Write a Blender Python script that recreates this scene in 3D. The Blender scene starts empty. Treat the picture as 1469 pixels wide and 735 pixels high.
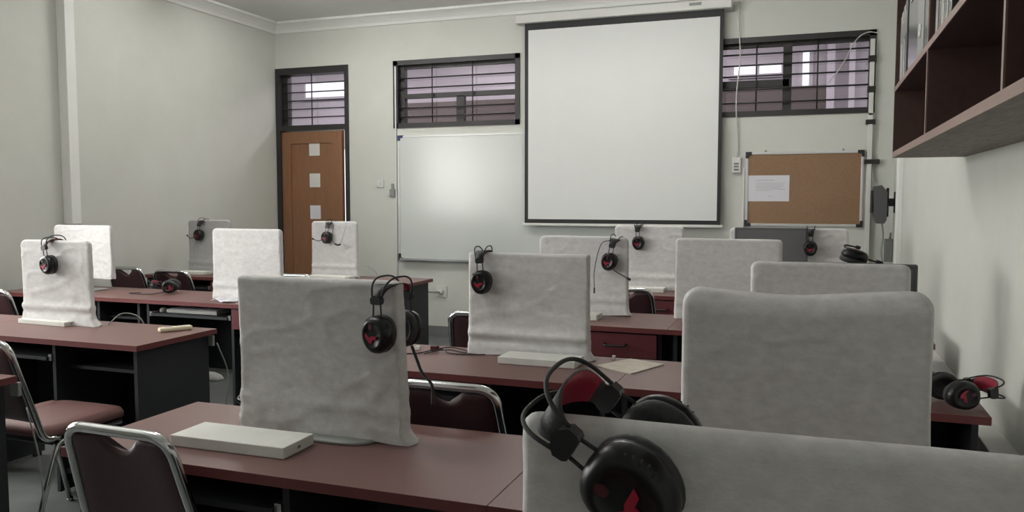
import bpy, bmesh, math, random
from mathutils import Vector, Matrix, noise
C = bpy.context.scene.collection
PI = math.pi
H = 1.34            # camera height
DZ = .72            # desk top height
XL, XR, YF, YB, ZC = -5.22, .61, 7.2, -3.4, 3.12

# ---------------------------------------------------------------- materials
def rgb(r, g, b):
    f = lambda c: ((c/255)/12.92 if c/255 <= .04045 else ((c/255+.055)/1.055)**2.4)
    return (f(r), f(g), f(b), 1)
def mat(name, col, rough=.6, metal=0, var=0, scale=20, bump=0, bscale=200, coat=0, stretch=(1,1,1), spec=.5, emit=None, estr=0):
    m = bpy.data.materials.new(name); m.use_nodes = True
    nt = m.node_tree; b = nt.nodes['Principled BSDF']
    b.inputs['Base Color'].default_value = col; b.inputs['Roughness'].default_value = rough
    b.inputs['Metallic'].default_value = metal; b.inputs['Specular IOR Level'].default_value = spec
    if coat: b.inputs['Coat Weight'].default_value = coat; b.inputs['Coat Roughness'].default_value = .2
    tc = nt.nodes.new('ShaderNodeTexCoord'); mp = nt.nodes.new('ShaderNodeMapping'); mp.inputs['Scale'].default_value = stretch
    nt.links.new(tc.outputs['Object'], mp.inputs['Vector'])
    if var:
        n = nt.nodes.new('ShaderNodeTexNoise'); n.inputs['Scale'].default_value = scale; n.inputs['Detail'].default_value = 6; n.inputs['Roughness'].default_value = .65
        nt.links.new(mp.outputs[0], n.inputs['Vector'])
        r = nt.nodes.new('ShaderNodeMapRange'); r.inputs['From Min'].default_value = .3; r.inputs['From Max'].default_value = .7
        r.inputs['To Min'].default_value = 1-var; r.inputs['To Max'].default_value = 1+var
        nt.links.new(n.outputs['Fac'], r.inputs['Value'])
        x = nt.nodes.new('ShaderNodeVectorMath'); x.operation = 'SCALE'; x.inputs[0].default_value = col[:3]
        nt.links.new(r.outputs[0], x.inputs['Scale']); nt.links.new(x.outputs[0], b.inputs['Base Color'])
    if bump:
        n = nt.nodes.new('ShaderNodeTexNoise'); n.inputs['Scale'].default_value = bscale; n.inputs['Detail'].default_value = 4
        nt.links.new(mp.outputs[0], n.inputs['Vector'])
        bp = nt.nodes.new('ShaderNodeBump'); bp.inputs['Strength'].default_value = bump; bp.inputs['Distance'].default_value = .002
        nt.links.new(n.outputs['Fac'], bp.inputs['Height']); nt.links.new(bp.outputs[0], b.inputs['Normal'])
    if emit: b.inputs['Emission Color'].default_value = emit; b.inputs['Emission Strength'].default_value = estr
    return m
M = {}
M['wall'] = mat('painted plaster', (.60,.61,.565,1), .75, var=.03, scale=2.5, bump=.25, bscale=90)
M['ceiling'] = mat('ceiling paint', (.80,.81,.78,1), .8, var=.02, scale=2)
M['floor'] = mat('grey floor tile', (.14,.147,.147,1), .5, var=.18, scale=5, bump=.1)
M['skirt'] = mat('grey skirting', (.17,.175,.17,1), .6)
M['laminate'] = mat('red brown laminate', (.152,.078,.071,1), .42, var=.10, scale=160, bump=.06, bscale=300, spec=.4)
M['edge'] = mat('dark red edge band', (.135,.032,.032,1), .45)
M['drawer'] = mat('oxblood drawer laminate', (.115,.022,.028,1), .5, var=.08, scale=60)
M['carcass'] = mat('black desk board', (.013,.015,.018,1), .6, var=.2, scale=200, bump=.1)
M['cloth'] = mat('white nonwoven fabric', (.60,.592,.588,1), .95, var=.11, scale=34, bump=.22, bscale=200, stretch=(1,1,1.7), spec=.15)
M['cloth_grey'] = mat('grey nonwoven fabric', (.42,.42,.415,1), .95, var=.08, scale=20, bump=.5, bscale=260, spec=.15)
M['chrome'] = mat('chrome tube', (.62,.63,.63,1), .14, 1)
M['vinyl'] = mat('oxblood vinyl', (.042,.013,.015,1), .5, var=.15, scale=120, bump=.3, bscale=400)
M['seatfab'] = mat('brown seat vinyl', (.12,.05,.045,1), .65, var=.12, scale=80, bump=.3)
M['black'] = mat('black plastic', (.012,.012,.014,1), .38, bump=.05)
M['gloss'] = mat('glossy black shell', (.007,.007,.008,1), .33, spec=.35)
M['greyscreen'] = mat('grey monitor screen', (.12,.12,.122,1), .5)  # one even grey for every monitor screen
M['rubber'] = mat('black rubber', (.02,.02,.021,1), .7)
M['pad'] = mat('black leatherette', (.022,.022,.024,1), .6, bump=.4, bscale=300)
M['redlea'] = mat('crimson leatherette', (.26,.010,.030,1), .55, bump=.3, bscale=300)
M['red'] = mat('red emblem', (.30,.006,.03,1), .4)
M['dimred'] = mat('dim red detail', (.06,.005,.008,1), .45)
M['silver'] = mat('brushed metal', (.45,.46,.47,1), .35, .9)
M['alu'] = mat('aluminium frame', (.62,.63,.62,1), .4, .4)
M['white'] = mat('white plastic', (.66,.66,.63,1), .4)
M['paperwrap'] = mat('white paper wrap', (.64,.64,.60,1), .8, var=.05, scale=14, bump=.15)
M['screen'] = mat('matte white canvas', (.72,.73,.72,1), .9, var=.012, scale=6)
M['border'] = mat('black screen border', (.012,.012,.014,1), .6)
M['board'] = mat('white enamel', (.60,.63,.605,1), .22, var=.015, scale=3, coat=.2)
M['cork'] = mat('cork', (.26,.158,.092,1), .9, var=.16, scale=110, bump=.5, bscale=200)
M['corner'] = mat('dark corner cap', (.02,.02,.022,1), .5)
M['blue'] = mat('blue corner cap', (.02,.035,.12,1), .5)
M['paper'] = mat('white paper', (.68,.67,.72,1), .8)
M['ink'] = mat('grey ink', (.30,.29,.31,1), .8)
M['wood'] = mat('door wood', (.235,.115,.058,1), .45, var=.12, scale=10, stretch=(6,6,.6), spec=.4)
M['frame'] = mat('dark brown window paint', (.022,.020,.020,1), .5, var=.1, scale=20)
M['tape'] = mat('black tape', (.018,.017,.014,1), .6)
M['shelfwood'] = mat('red brown shelf board', (.082,.046,.039,1), .5, var=.12, scale=12, stretch=(4,.5,4))
M['shelfedge'] = mat('pale shelf lipping', (.24,.16,.135,1), .5, var=.08, scale=20)
M['shelfunder'] = mat('stained plywood underside', (.23,.20,.185,1), .7, var=.28, scale=7, stretch=(9,1.2,9))
M['plasticwrap'] = mat('grey wrapped cover', (.13,.135,.14,1), .2, var=.35, scale=18, coat=.6)
M['file_light'] = mat('pale file card', (.42,.41,.38,1), .35, var=.2, scale=15, coat=.4)
M['file_dark'] = mat('dark file card', (.06,.055,.06,1), .3, var=.3, scale=15, coat=.5)
M['cream'] = mat('cream plastic', (.68,.60,.46,1), .45)
M['pale'] = mat('mottled pale board', (.46,.42,.355,1), .8, var=.16, scale=26)
M['cable_grey'] = mat('grey cable', (.25,.26,.25,1), .5)
M['cable_white'] = mat('white cable', (.55,.55,.52,1), .5)
M['monitor'] = mat('charcoal monitor plastic', (.085,.085,.088,1), .4)
M['lens'] = mat('lamp diffuser', (.8,.8,.8,1), .4, emit=(1,.985,.95,1), estr=38)
M['corr_wall'] = mat('lilac corridor paint', (.50,.465,.49,1), .8, var=.05, scale=2)
M['corr_brown'] = mat('brown corridor cladding', (.085,.066,.058,1), .7, var=.2, scale=3)
M['sky'] = mat('daylight pane', (.8,.8,.8,1), .5, emit=(.93,.96,1,1), estr=.6)
M['window_day'] = mat('bright curtained pane', (.8,.8,.8,1), .5, emit=(1,.995,.96,1), estr=9)
M['window_dim'] = mat('curtained pane', (.6,.6,.58,1), .6, emit=(1,.995,.96,1), estr=5)
def glass_mat():
    m = bpy.data.materials.new('window glass'); m.use_nodes = True; nt = m.node_tree; nt.nodes.clear()
    o = nt.nodes.new('ShaderNodeOutputMaterial'); t = nt.nodes.new('ShaderNodeBsdfTransparent'); t.inputs[0].default_value = (.93,.91,.94,1)
    g = nt.nodes.new('ShaderNodeBsdfGlossy'); g.inputs['Roughness'].default_value = .05; g.inputs[0].default_value = (.9,.85,.9,1)
    x = nt.nodes.new('ShaderNodeMixShader'); x.inputs[0].default_value = .10
    nt.links.new(t.outputs[0], x.inputs[1]); nt.links.new(g.outputs[0], x.inputs[2]); nt.links.new(x.outputs[0], o.inputs[0]); return m
M['glass'] = glass_mat()

# ---------------------------------------------------------------- mesh helpers
class MB:
    def __init__(s): s.b = bmesh.new(); s.mats = []
    def mi(s, m):
        if m not in s.mats: s.mats.append(m)
        return s.mats.index(m)
    def box(s, x0, x1, y0, y1, z0, z1, m=None, bev=0, mx=None):
        r = bmesh.ops.create_cube(s.b, size=1); vs = r['verts']
        for v in vs: v.co = Vector((x0+(v.co.x+.5)*(x1-x0), y0+(v.co.y+.5)*(y1-y0), z0+(v.co.z+.5)*(z1-z0)))
        es = list({e for v in vs for e in v.link_edges})
        if bev:
            r = bmesh.ops.bevel(s.b, geom=es, offset=bev, segments=2, affect='EDGES', profile=.5); vs = list({v for f in r['faces'] for v in f.verts} | {v for v in vs if v.is_valid})
        fs = {f for v in vs if v.is_valid for f in v.link_faces}
        if m is not None:
            k = s.mi(m)
            for f in fs: f.material_index = k
        if mx is not None:
            for v in {v for f in fs for v in f.verts}: v.co = mx @ v.co
        return fs
    def tube(s, pts, r, n=10, closed=False, m=None, smooth=True, flat=None):
        pts = [Vector(p) for p in pts]; N = len(pts); rings = []
        up = None
        for i, p in enumerate(pts):
            a = pts[(i-1) % N] if (closed or i > 0) else p; c = pts[(i+1) % N] if (closed or i < N-1) else p
            t = (c-a).normalized()
            if up is None:
                up = Vector((0,0,1)) if abs(t.z) < .9 else Vector((1,0,0))
            sd = t.cross(up).normalized(); up = sd.cross(t).normalized()
            rr = r[i] if isinstance(r, (list, tuple)) else r
            ra, rb = (rr, rr) if flat is None else (rr*flat[0], rr*flat[1])
            rings.append([s.b.verts.new(p + sd*math.cos(2*PI*k/n)*ra + up*math.sin(2*PI*k/n)*rb) for k in range(n)])
        fs = []
        for i in range(N if closed else N-1):
            A, B = rings[i], rings[(i+1) % N]
            for k in range(n): fs.append(s.b.faces.new((A[k], A[(k+1) % n], B[(k+1) % n], B[k])))
        if not closed: fs += [s.b.faces.new(rings[0][::-1]), s.b.faces.new(rings[-1])]
        for f in fs:
            f.smooth = smooth
            if m is not None: f.material_index = s.mi(m)
        return fs
    def prism(s, poly, d0, d1, plane='xz', m=None, smooth=False, mx=None):
        def P(a, b, d):
            v = Vector((a, d, b)) if plane == 'xz' else (Vector((a, b, d)) if plane == 'xy' else Vector((d, a, b)))
            return mx @ v if mx is not None else v
        A = [s.b.verts.new(P(a, b, d0)) for a, b in poly]; B = [s.b.verts.new(P(a, b, d1)) for a, b in poly]
        fs = [s.b.faces.new(A), s.b.faces.new(B[::-1])]; n = len(poly)
        for i in range(n):
            f = s.b.faces.new((A[i], B[i], B[(i+1) % n], A[(i+1) % n])); f.smooth = smooth; fs.append(f)
        if m is not None:
            for f in fs: f.material_index = s.mi(m)
        return fs
    def loft(s, rings, m=None, smooth=True, cap=True, closed=True):
        R = [[s.b.verts.new(Vector(p)) for p in r] for r in rings]; fs = []
        for A, B in zip(R, R[1:]):
            n = len(A)
            for k in range(n if closed else n-1): fs.append(s.b.faces.new((A[k], A[(k+1) % n], B[(k+1) % n], B[k])))
        if cap: fs += [s.b.faces.new(R[0][::-1]), s.b.faces.new(R[-1])]
        for f in fs:
            f.smooth = smooth
            if m is not None: f.material_index = s.mi(m)
        return R
    def build(s, name, m, parent=None, loc=None, label=None):
        bmesh.ops.recalc_face_normals(s.b, faces=s.b.faces)
        me = bpy.data.meshes.new(name); s.b.to_mesh(me); s.b.free()
        if s.mats:
            for k in s.mats: me.materials.append(M[k])
        else: me.materials.append(M[m])
        o = bpy.data.objects.new(name, me); C.objects.link(o)
        if parent: o.parent = parent
        if loc: o.location = loc
        if label: o['label'] = label
        return o
def thing(name, label, cat, loc=(0,0,0), rz=0, group=None):
    o = bpy.data.objects.new(name, None); C.objects.link(o); o.empty_display_size = .1
    o.location = loc; o.rotation_euler = (0,0,rz); o['label'] = label; o['category'] = cat
    if group: o['group'] = group
    return o
def tag(o, label, cat, group=None):
    o['label'] = label; o['category'] = cat
    if group: o['group'] = group
    return o
def struct(o, label=None):
    o['kind'] = 'structure'
    if label: o['label'] = label
    return o
def copy_tree(o, parent=None):
    c = o.copy(); C.objects.link(c); c.parent = parent
    for ch in [x for x in C.objects if x.parent == o]: copy_tree(ch, c)
    return c
def bez(pts, n=8):
    """Catmull-Rom through points"""
    P = [Vector(p) for p in pts]; out = []
    for i in range(len(P)-1):
        a = P[i-1] if i else P[i]*2-P[i+1]; b = P[i]; c = P[i+1]; d = P[i+2] if i+2 < len(P) else P[i+1]*2-P[i]
        for k in range(n):
            t = k/n; out.append(.5*((2*b)+(c-a)*t+(2*a-5*b+4*c-d)*t*t+(3*b-a-3*c+d)*t**3))
    out.append(P[-1]); return out
def fillet(pts, r, n=6):
    P = [Vector(p) for p in pts]; out = [P[0]]
    for a, b, c in zip(P, P[1:], P[2:]):
        u = (a-b); v = (c-b); rr = min(r, u.length*.49, v.length*.49); p0 = b+u.normalized()*rr; p1 = b+v.normalized()*rr
        for k in range(n+1):
            t = k/n; out.append(p0*(1-t)**2+b*2*t*(1-t)+p1*t*t)
    out.append(P[-1]); return out

# ---------------------------------------------------------------- room
b = MB(); b.box(XL-.2, XR+.2, YB-.2, YF+.15, -.1, 0); struct(b.build('floor', 'floor'))
b = MB(); b.box(XL-.2, XR+.2, YB-.2, YF+.15, ZC, ZC+.1); struct(b.build('ceiling', 'ceiling'))
# front wall with door hole and two high windows
b = MB()
def fw(x0, x1, z0, z1): b.box(x0, x1, YF, YF+.15, z0, z1)
fw(XL-.2, -5.215, 0, ZC); fw(-5.215, -4.358, 2.667, ZC); fw(-4.358, -3.855, 0, ZC)
fw(-3.855, -2.548, 0, 2.024); fw(-3.855, -2.548, 2.672, ZC); fw(-2.548, -.95, 0, ZC)
fw(-.95, .453, 0, 2.024); fw(-.95, .453, 2.678, ZC); fw(.453, XR+.2, 0, ZC)
struct(b.build('wall_front', 'wall'))
b = MB(); b.box(XR, XR+.2, YB-.2, YF, 0, ZC); struct(b.build('wall_right', 'wall'))
b = MB(); b.box(XL-.2, XR+.2, YB-.2, YB, 0, ZC); struct(b.build('wall_back', 'wall'))
b = MB()
WY0, WY1, WZ0, WZ1 = .1, 3.7, 1.0, 2.4
b.box(XL-.2, XL, YB, WY0, 0, ZC); b.box(XL-.2, XL, WY1, YF, 0, ZC); b.box(XL-.2, XL, WY0, WY1, 0, WZ0); b.box(XL-.2, XL, WY0, WY1, WZ1, ZC)
struct(b.build('wall_left', 'wall'))
b = MB(); b.box(XL, XL+.075, 4.67, 5.08, 0, ZC-.06); struct(b.build('trim_pillar', 'wall'), 'shallow plastered pillar on the left wall')
b = MB(); b.box(XL, XL+.085, 4.585, 4.67, 1.15, ZC-.06, bev=.004); struct(b.build('trim_duct', 'ceiling'), 'pale flat duct ending above the left monitors')
# cornices
def cornice(name, pts):
    b = MB(); prof = [(0,0),(0,-.10),(.02,-.10),(.03,-.075),(.055,-.05),(.085,-.03),(.11,-.02),(.11,0)]
    (x0,y0),(x1,y1) = pts; d = Vector((x1-x0, y1-y0, 0)).normalized(); n = Vector((-d.y, d.x, 0))
    b.loft([[Vector((px,py,ZC))+n*a+Vector((0,0,z)) for a, z in prof] for px, py in pts], smooth=False)
    struct(b.build(name, 'ceiling'))
cornice('trim_cornice_left', [(XL,YF),(XL,YB)]); cornice('trim_cornice_front', [(XR,YF),(XL,YF)]); cornice('trim_cornice_right', [(XR,YB),(XR,YF)])
b = MB(); b.box(-4.36, XR, YF-.012, YF, 0, .1); struct(b.build('baseboard_front', 'skirt'))
b = MB(); b.box(XL, XL+.012, YB, 4.67, 0, .1); b.box(XL, XL+.012, 5.08, YF, 0, .1); struct(b.build('baseboard_left', 'skirt'))
# corridor beyond the front wall
b = MB(); b.box(-10, 3, YF+.15, 9.7, -.1, 0); struct(b.build('floor_corridor', 'floor'))
b = MB(); b.box(-10, 3, YF+.15, 9.7, 3.25, 3.3); struct(b.build('ceiling_corridor', 'corr_wall'))
b = MB(); b.box(-10, 3, 9.7, 9.8, 0, 3.3, 'corr_wall'); b.box(-5.4, 0.2, 9.62, 9.699, 0, 2.57, 'corr_brown'); struct(b.build('wall_corridor', 'corr_wall'))
b = MB(); b.box(-10, -9.9, YF+.15, 9.7, 0, 3.3); struct(b.build('wall_corridor_left', 'corr_wall'))
b = MB(); b.box(2.9, 3, YF+.15, 9.7, 0, 3.3); struct(b.build('wall_corridor_right', 'corr_wall'))
def corr_window(name, x0, x1, z0, z1, nm=1):
    b = MB(); w = (x1-x0)/nm
    b.box(x0-.04, x1+.04, 9.66, 9.7, z1, z1+.04); b.box(x0-.04, x1+.04, 9.66, 9.7, z0-.04, z0)
    for i in range(nm+1): b.box(x0+i*w-.02, x0+i*w+.02, 9.66, 9.7, z0, z1)
    o = struct(b.build(name, 'corr_wall'), 'bright corridor window seen through the glass above')
    p = MB(); p.box(x0, x1, 9.68, 9.699, z0, z1); p.build('pane', 'sky', o)
corr_window('window_5', -.88, -.33, 2.73, 2.84, 2); corr_window('window_6', -6.55, -5.7, 2.71, 2.90, 1); corr_window('window_7', -.15, -.04, 2.55, 2.95, 1)
corr_window('window_8', -6.3, -5.2, 1.0, 2.0, 2)
b = MB(); b.box(.12, .2, 9.5, 9.62, 0, 3.25); b.box(.34, .40, 9.5, 9.62, 0, 3.25); struct(b.build('trim_corridor_pipes', 'corr_wall'))
b = MB(); b.box(-7.4, -6.4, 9.0, 9.1, 2.9, 3.0, mx=Matrix.Identity(4)); struct(b.build('trim_corridor_beam', 'corr_wall'))

# window builder on the front wall (frame, bars, glass)
def window(name, x0, x1, z0, z1, mull, trans, vb, hb, label, fl=.10, fr=.045):
    b = MB(); t = .045; y0, y1 = YF-.012, YF+.10
    b.box(x0, x0+fl*.5, y0, y1, z0, z1); b.box(x1-fr, x1, y0, y1, z0, z1)
    b.box(x0, x1, y0, y1, z1-t, z1); b.box(x0, x1, y0, y1, z0, z0+t)
    b.box(x0+fl*.5, x0+fl, YF+.04, y1, z0+t, z1-t); b.box(x0+fl, x1-fr, YF+.05, y1, z1-t-.03, z1-t)
    root = struct(b.build(name, 'frame'), label)
    m = MB()
    for (a0, a1, c0, c1) in mull: m.box(a0, a1, YF+.045, YF+.095, c0, c1)
    m.build('sash_bar', 'frame', root)
    for z in hb:
        g = MB(); g.tube([(x0+.02, YF+.01, z), (x1-.02, YF+.01, z)], .0075, 8); g.build('security_bar', 'frame', root)
    for x in vb:
        g = MB(); g.tube([(x, YF+.022, z0+.02), (x, YF+.022, z1-.02)], .006, 8); g.build('security_bar', 'frame', root)
    g = MB(); g.box(x0+.03, x1-.03, YF+.068, YF+.073, z0+.03, z1-.03); g.build('pane', 'glass', root)
    return root
window('window_1', -3.855, -2.548, 2.024, 2.672, [(-3.78,-2.6,2.31,2.355),(-3.207,-3.128,2.06,2.32)], None, [-3.45,-3.03],
       [2.50,2.405,2.215,2.13], 'barred high window above the whiteboard')
window('window_2', -.95, .453, 2.024, 2.678, [(-.25,-.18,2.06,2.63),(-.9,-.2,2.27,2.33)], None, [-.46,.02],
       [2.54,2.45,2.36,2.25,2.14], 'barred high window right of the projection screen', fr=.05)
# door: transom + leaf
b = MB(); y0, y1 = YF-.015, YF+.12
b.box(-5.215, -5.165, y0, y1, 0, 2.667); b.box(-4.40, -4.358, y0, y1, 0, 2.667); b.box(-5.165, -4.40, y0, y1, 2.60, 2.667); b.box(-5.165, -4.40, y0, y1, 2.03, 2.085)
b.box(-5.165, -5.11, YF+.05, y1, 2.085, 2.6)
door = struct(b.build('door_1', 'frame'), 'dark door frame with barred transom in the far left corner')
for z in (2.51, 2.42, 2.335, 2.25, 2.165):
    g = MB(); g.tube([(-5.14, YF+.01, z), (-4.39, YF+.01, z)], .0065, 8); g.build('security_bar', 'frame', door)
g = MB(); g.tube([(-4.80, YF+.02, 2.08), (-4.80, YF+.02, 2.61)], .006, 8); g.build('security_bar', 'frame', door)
g = MB(); g.box(-5.16, -4.4, YF+.07, YF+.075, 2.085, 2.6); g.build('pane', 'glass', door)
g = MB()   # leaf local: hinge at x=0, runs +x; opened slightly outwards
LW = .735
for (a0,a1,c0,c1) in ((0,.11,0,2.02),(LW-.13,LW,0,2.02),(.11,LW-.13,1.90,2.02),(.11,LW-.13,0,.2)): g.box(a0,a1,-.02,.02,c0,c1)
# recessed panel with three holes
hx0, hx1 = .335, .455
hz = [(1.13,1.265),(1.455,1.59),(1.775,1.905-.005)]
g.box(.11, hx0, -.008, .012, .2, 1.90); g.box(hx1, LW-.13, -.008, .012, .2, 1.90)
zz = .2
for c0, c1 in hz: g.box(hx0, hx1, -.008, .012, zz, c0); zz = c1
leaf = g.build('door_leaf', 'wood', door); leaf.location = (-5.163, YF+.03, 0); leaf.rotation_euler = (0,0,math.radians(-2.5))
for i, (c0, c1) in enumerate(hz):
    g = MB(); g.box(hx0-.004, hx1+.004, -.010, -.004, c0, min(c1+.004, 1.899)); g.build('door_light', 'paper' if i == 0 else 'white', leaf)
g = MB(); g.tube([(LW-.05,-.02,1.02),(LW-.05,-.06,1.02),(LW-.15,-.06,1.02)], .009, 8); g.build('door_handle', 'silver', leaf)
# left wall daylight window (behind the camera's left)
b = MB()
b.box(XL-.1, XL+.01, WY0, WY0+.06, WZ0, WZ1); b.box(XL-.1, XL+.01, WY1-.06, WY1, WZ0, WZ1); b.box(XL-.1, XL+.01, WY0+.06, WY1-.06, WZ0, WZ0+.06); b.box(XL-.1, XL+.01, WY0+.06, WY1-.06, WZ1-.06, WZ1)
for k in (1,2,3): y = WY0+(WY1-WY0)*k/4; b.box(XL-.09, XL, y-.03, y+.03, WZ0+.06, WZ1-.06)
wl = struct(b.build('window_3', 'frame'), 'wide daylight window in the left wall')
for k in range(4):
    ya = WY0+(WY1-WY0)*k/4+.03; yb = WY0+(WY1-WY0)*(k+1)/4-.03
    g = MB(); g.box(XL-.08, XL-.07, max(ya, WY0+.06), min(yb, WY1-.06), WZ0+.06, WZ1-.06); g.build('pane', 'window_dim' if k < 2 else 'window_day', wl)
# ceiling lamps
def lamp(x, y, label, e=None):
    t = thing('ceiling_lamp', label, 'lamp', (x, y, ZC), group='ceiling batten lamps')
    g = MB(); g.box(-.62, .62, -.09, .09, -.035, 0, bev=.005); g.build('housing', 'white', t)
    g = MB()
    for s in (-.045, .045): g.tube([(-.6, s, -.055), (.6, s, -.055)], .016, 10)
    g.build('tube', 'lens', t)
lamp(-3.9, 5.6, 'twin tube ceiling lamp near the door corner'); lamp(-2.6, 2.0, 'twin tube ceiling lamp over the left aisle near the camera'); lamp(-1.3, 5.3, 'twin tube ceiling lamp in front of the projection screen')
# trunking along right wall, corner duct
b = MB(); b.box(.53, XR, YB, YF, .48, .565, bev=.003); struct(b.build('trim_trunking', 'white'), 'white cable trunking running along the right wall')
b = MB(); b.box(XR-.035, XR, 6.45, 6.6, .56, 2.4, bev=.004); struct(b.build('trim_corner_duct', 'ceiling'))

# ---------------------------------------------------------------- wall fittings
t = thing('projection_screen', 'large pull-down white projection screen with black border on front wall', 'projection screen', (-1.6, 7.12, 0))
g = MB(); g.box(-.945, .945, -.06, .075, 2.91, 2.985, bev=.008); g.build('housing', 'white', t)
g = MB(); g.box(.60, .70, -.064, -.058, 2.945, 2.968); g.build('name_plate', 'cable_grey', t)
g = MB(); g.box(-.872, .878, -.004, 0, 1.115, 2.915, 'border'); g.box(-.838, .848, -.0055, -.004, 1.152, 2.852, 'screen'); g.build('canvas', 'screen', t)
g = MB(); g.box(-.89, .898, -.014, .012, 1.092, 1.116, bev=.004); g.build('bottom_bar', 'white', t)
t = thing('whiteboard', 'wide white enamel whiteboard partly behind the projection screen', 'whiteboard', (-2.6, YF, 0))
g = MB(); g.box(-1.195, 1.2, -.016, -.003, .752, 1.94); g.build('panel', 'board', t)
g = MB()
for a in ((-1.2,1.205,1.932,1.947),(-1.2,1.205,.742,.757),(-1.2,-1.187,.742,1.947),(1.192,1.205,.742,1.947)): g.box(a[0],a[1],-.022,0,a[2],a[3])
g.build('frame', 'alu', t)
g = MB(); g.box(-1.17, -.3, -.065, -.016, .738, .748); g.box(-1.17,-.3,-.068,-.062,.738,.76); g.build('pen_tray', 'silver', t)
g = MB(); g.prism([(-1.205,1.952),(-1.15,1.952),(-1.15,1.932),(-1.182,1.925),(-1.182,1.9),(-1.205,1.9)], -.025, 0); g.build('corner_cap', 'blue', t, label='blue plastic corner cap')
g = MB(); g.prism([(-1.205,.735),(-1.14,.735),(-1.15,.757),(-1.182,.765),(-1.182,.80),(-1.205,.80)], -.027, 0); g.build('corner_cap', 'corner', t, label='black plastic corner cap')
t = thing('cork_board', 'framed cork pinboard with one printed notice on front wall', 'pinboard', (-.07, YF, 0))
x0, x1, z0, z1 = -.456, .456, 1.11, 1.725
g = MB(); g.box(x0+.01, x1-.01, -.014, -.004, z0+.01, z1-.01); g.build('cork_panel', 'cork', t)
g = MB()
for a in ((x0,x1,z1-.02,z1),(x0,x1,z0,z0+.02),(x0,x0+.02,z0,z1),(x1-.02,x1,z0,z1)): g.box(a[0],a[1],-.022,0,a[2],a[3], bev=.002)
g.build('frame', 'alu', t)
for sx in (-1, 1):
    for zc, sz in ((z0, 1), (z1, -1)):
        g = MB(); X = sx*.46
        g.prism([(X, zc-sz*.004), (X-sx*.05, zc-sz*.004), (X-sx*.05, zc+sz*.022), (X-sx*.024, zc+sz*.024), (X-sx*.022, zc+sz*.05), (X, zc+sz*.05)], -.026, -.0005); g.build('corner_cap', 'corner', t)
for x in (-.30, .30):
    g = MB(); g.tube([(x,-.002,1.735),(x,-.014,1.735)], .009, 10); g.build('mounting_screw', 'silver', t)
nt_ = thing('notice', 'white printed sheet pinned at the left of the cork board', 'notice', (-.343, YF-.0145, 1.424))
g = MB(); g.box(-.166, .166, -.0015, 0, -.108, .108); g.build('sheet', 'paper', nt_)
g = MB(); random.seed(3)
g.box(-.10, .05, -.002, -.0014, .066, .069)
for k, (a, e) in enumerate([(-.10,.13),(-.10,.12),(-.10,.125),(-.10,.10),(-.10,.135),(-.10,.02)]): g.box(a, e, -.002, -.0014, .042-.0125*k, .0445-.0125*k)
g.box(0, .03, -.002, -.0014, -.068, -.065); g.build('text_lines', 'ink', nt_)
# switches, boxes, sockets
g = MB(); g.box(-.04,.04,-.010,0,-.04,.04, bev=.003); g.box(-.012,.012,-.014,-.008,-.018,.018, bev=.002)
tag(g.build('light_switch', 'white', loc=(-4.01, YF, 1.487)), 'white square light switch between door and whiteboard', 'switch')
g = MB(); g.box(-.028,.028,-.025,0,-.05,.02, bev=.004); g.box(-.012,.012,-.02,0,.02,.075, bev=.003)
tag(g.build('remote_holder', 'cable_grey', loc=(-3.872, YF, 1.41)), 'small grey wall holder just left of the whiteboard', 'holder')
t = thing('wall_socket', 'white wall socket with grey pipe beside the far left desk', 'socket', (-3.35, YF, .437))
g = MB(); g.box(-.055,.055,-.012,0,-.055,.055, bev=.003); g.build('face_plate', 'white', t)
g = MB(); g.tube([(.0,-.012,0),(0,-.045,0)], .022, 14); g.build('plug', 'white', t)
g = MB(); g.tube(fillet([(0,-.04,0),(-.06,-.045,.0),(-.40,-.03,.004)], .02), .009, 8); g.build('plug_cord', 'cable_grey', t)
g = MB(); g.box(-3.838,-3.822,YF-.016,YF-.0005,.12,2.62, bev=.003)
tag(g.build('cable_conduit', 'alu'), 'thin vertical conduit running down the whiteboard\'s left edge', 'conduit')
t = thing('screen_control_box', 'white screen control box hanging on a cable left of the cork board', 'switch box', (-.603, YF, 1.62))
g = MB(); g.box(-.036,.036,-.035,0,-.065,.065, bev=.004); g.build('case', 'white', t)
g = MB()
for k in range(3): g.box(-.02,.02,-.039,-.033,-.045+.025*k,-.03+.025*k, bev=.001)
g.build('button', 'skirt', t)
g = MB(); g.tube(bez([(0,-.02,.065),(.006,-.02,.2),(-.012,-.03,.55),(.014,-.03,.9),(-.006,-.03,1.2),(.0,-.02,1.36)]), .0055, 8); g.build('cable', 'cable_white', t)
g = MB(); g.box(-.553,-.535,YF-.014,YF-.0005,.1,1.60, bev=.002); tag(g.build('cable_conduit', 'white'), 'thin white conduit dropping from the screen control box', 'conduit')
t = thing('cable_conduit', 'white conduit with black tape bands at the right end of the front wall', 'conduit', (.425, YF, 0))
g = MB(); g.box(-.017,.017,-.045,-.0005,.15,2.02, bev=.003); g.box(-.017,.017,-.045,-.0125,2.0,2.60, bev=.003); g.build('channel', 'white', t)
for (x0,x1,z0,z1) in ((-.03,.03,2.42,2.47),(-.03,.03,2.18,2.23),(-.035,.035,1.93,1.967),(-.036,.075,1.615,1.652)):
    g = MB(); g.box(x0,x1,-.05,-.0005,z0,z1, bev=.002); g.build('tape_band', 'tape', t)
g = MB(); g.tube(bez([(.02,-.03,1.62),(.03,-.04,1.5),(.045,-.06,1.40),(.06,-.08,1.36)]), .006, 8); g.build('cable', 'cable_grey', t)
t = thing('wall_speaker', 'black wedge-shaped loudspeaker on a wall bracket in the right corner', 'loudspeaker', (.50, 6.88, 1.30))
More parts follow.
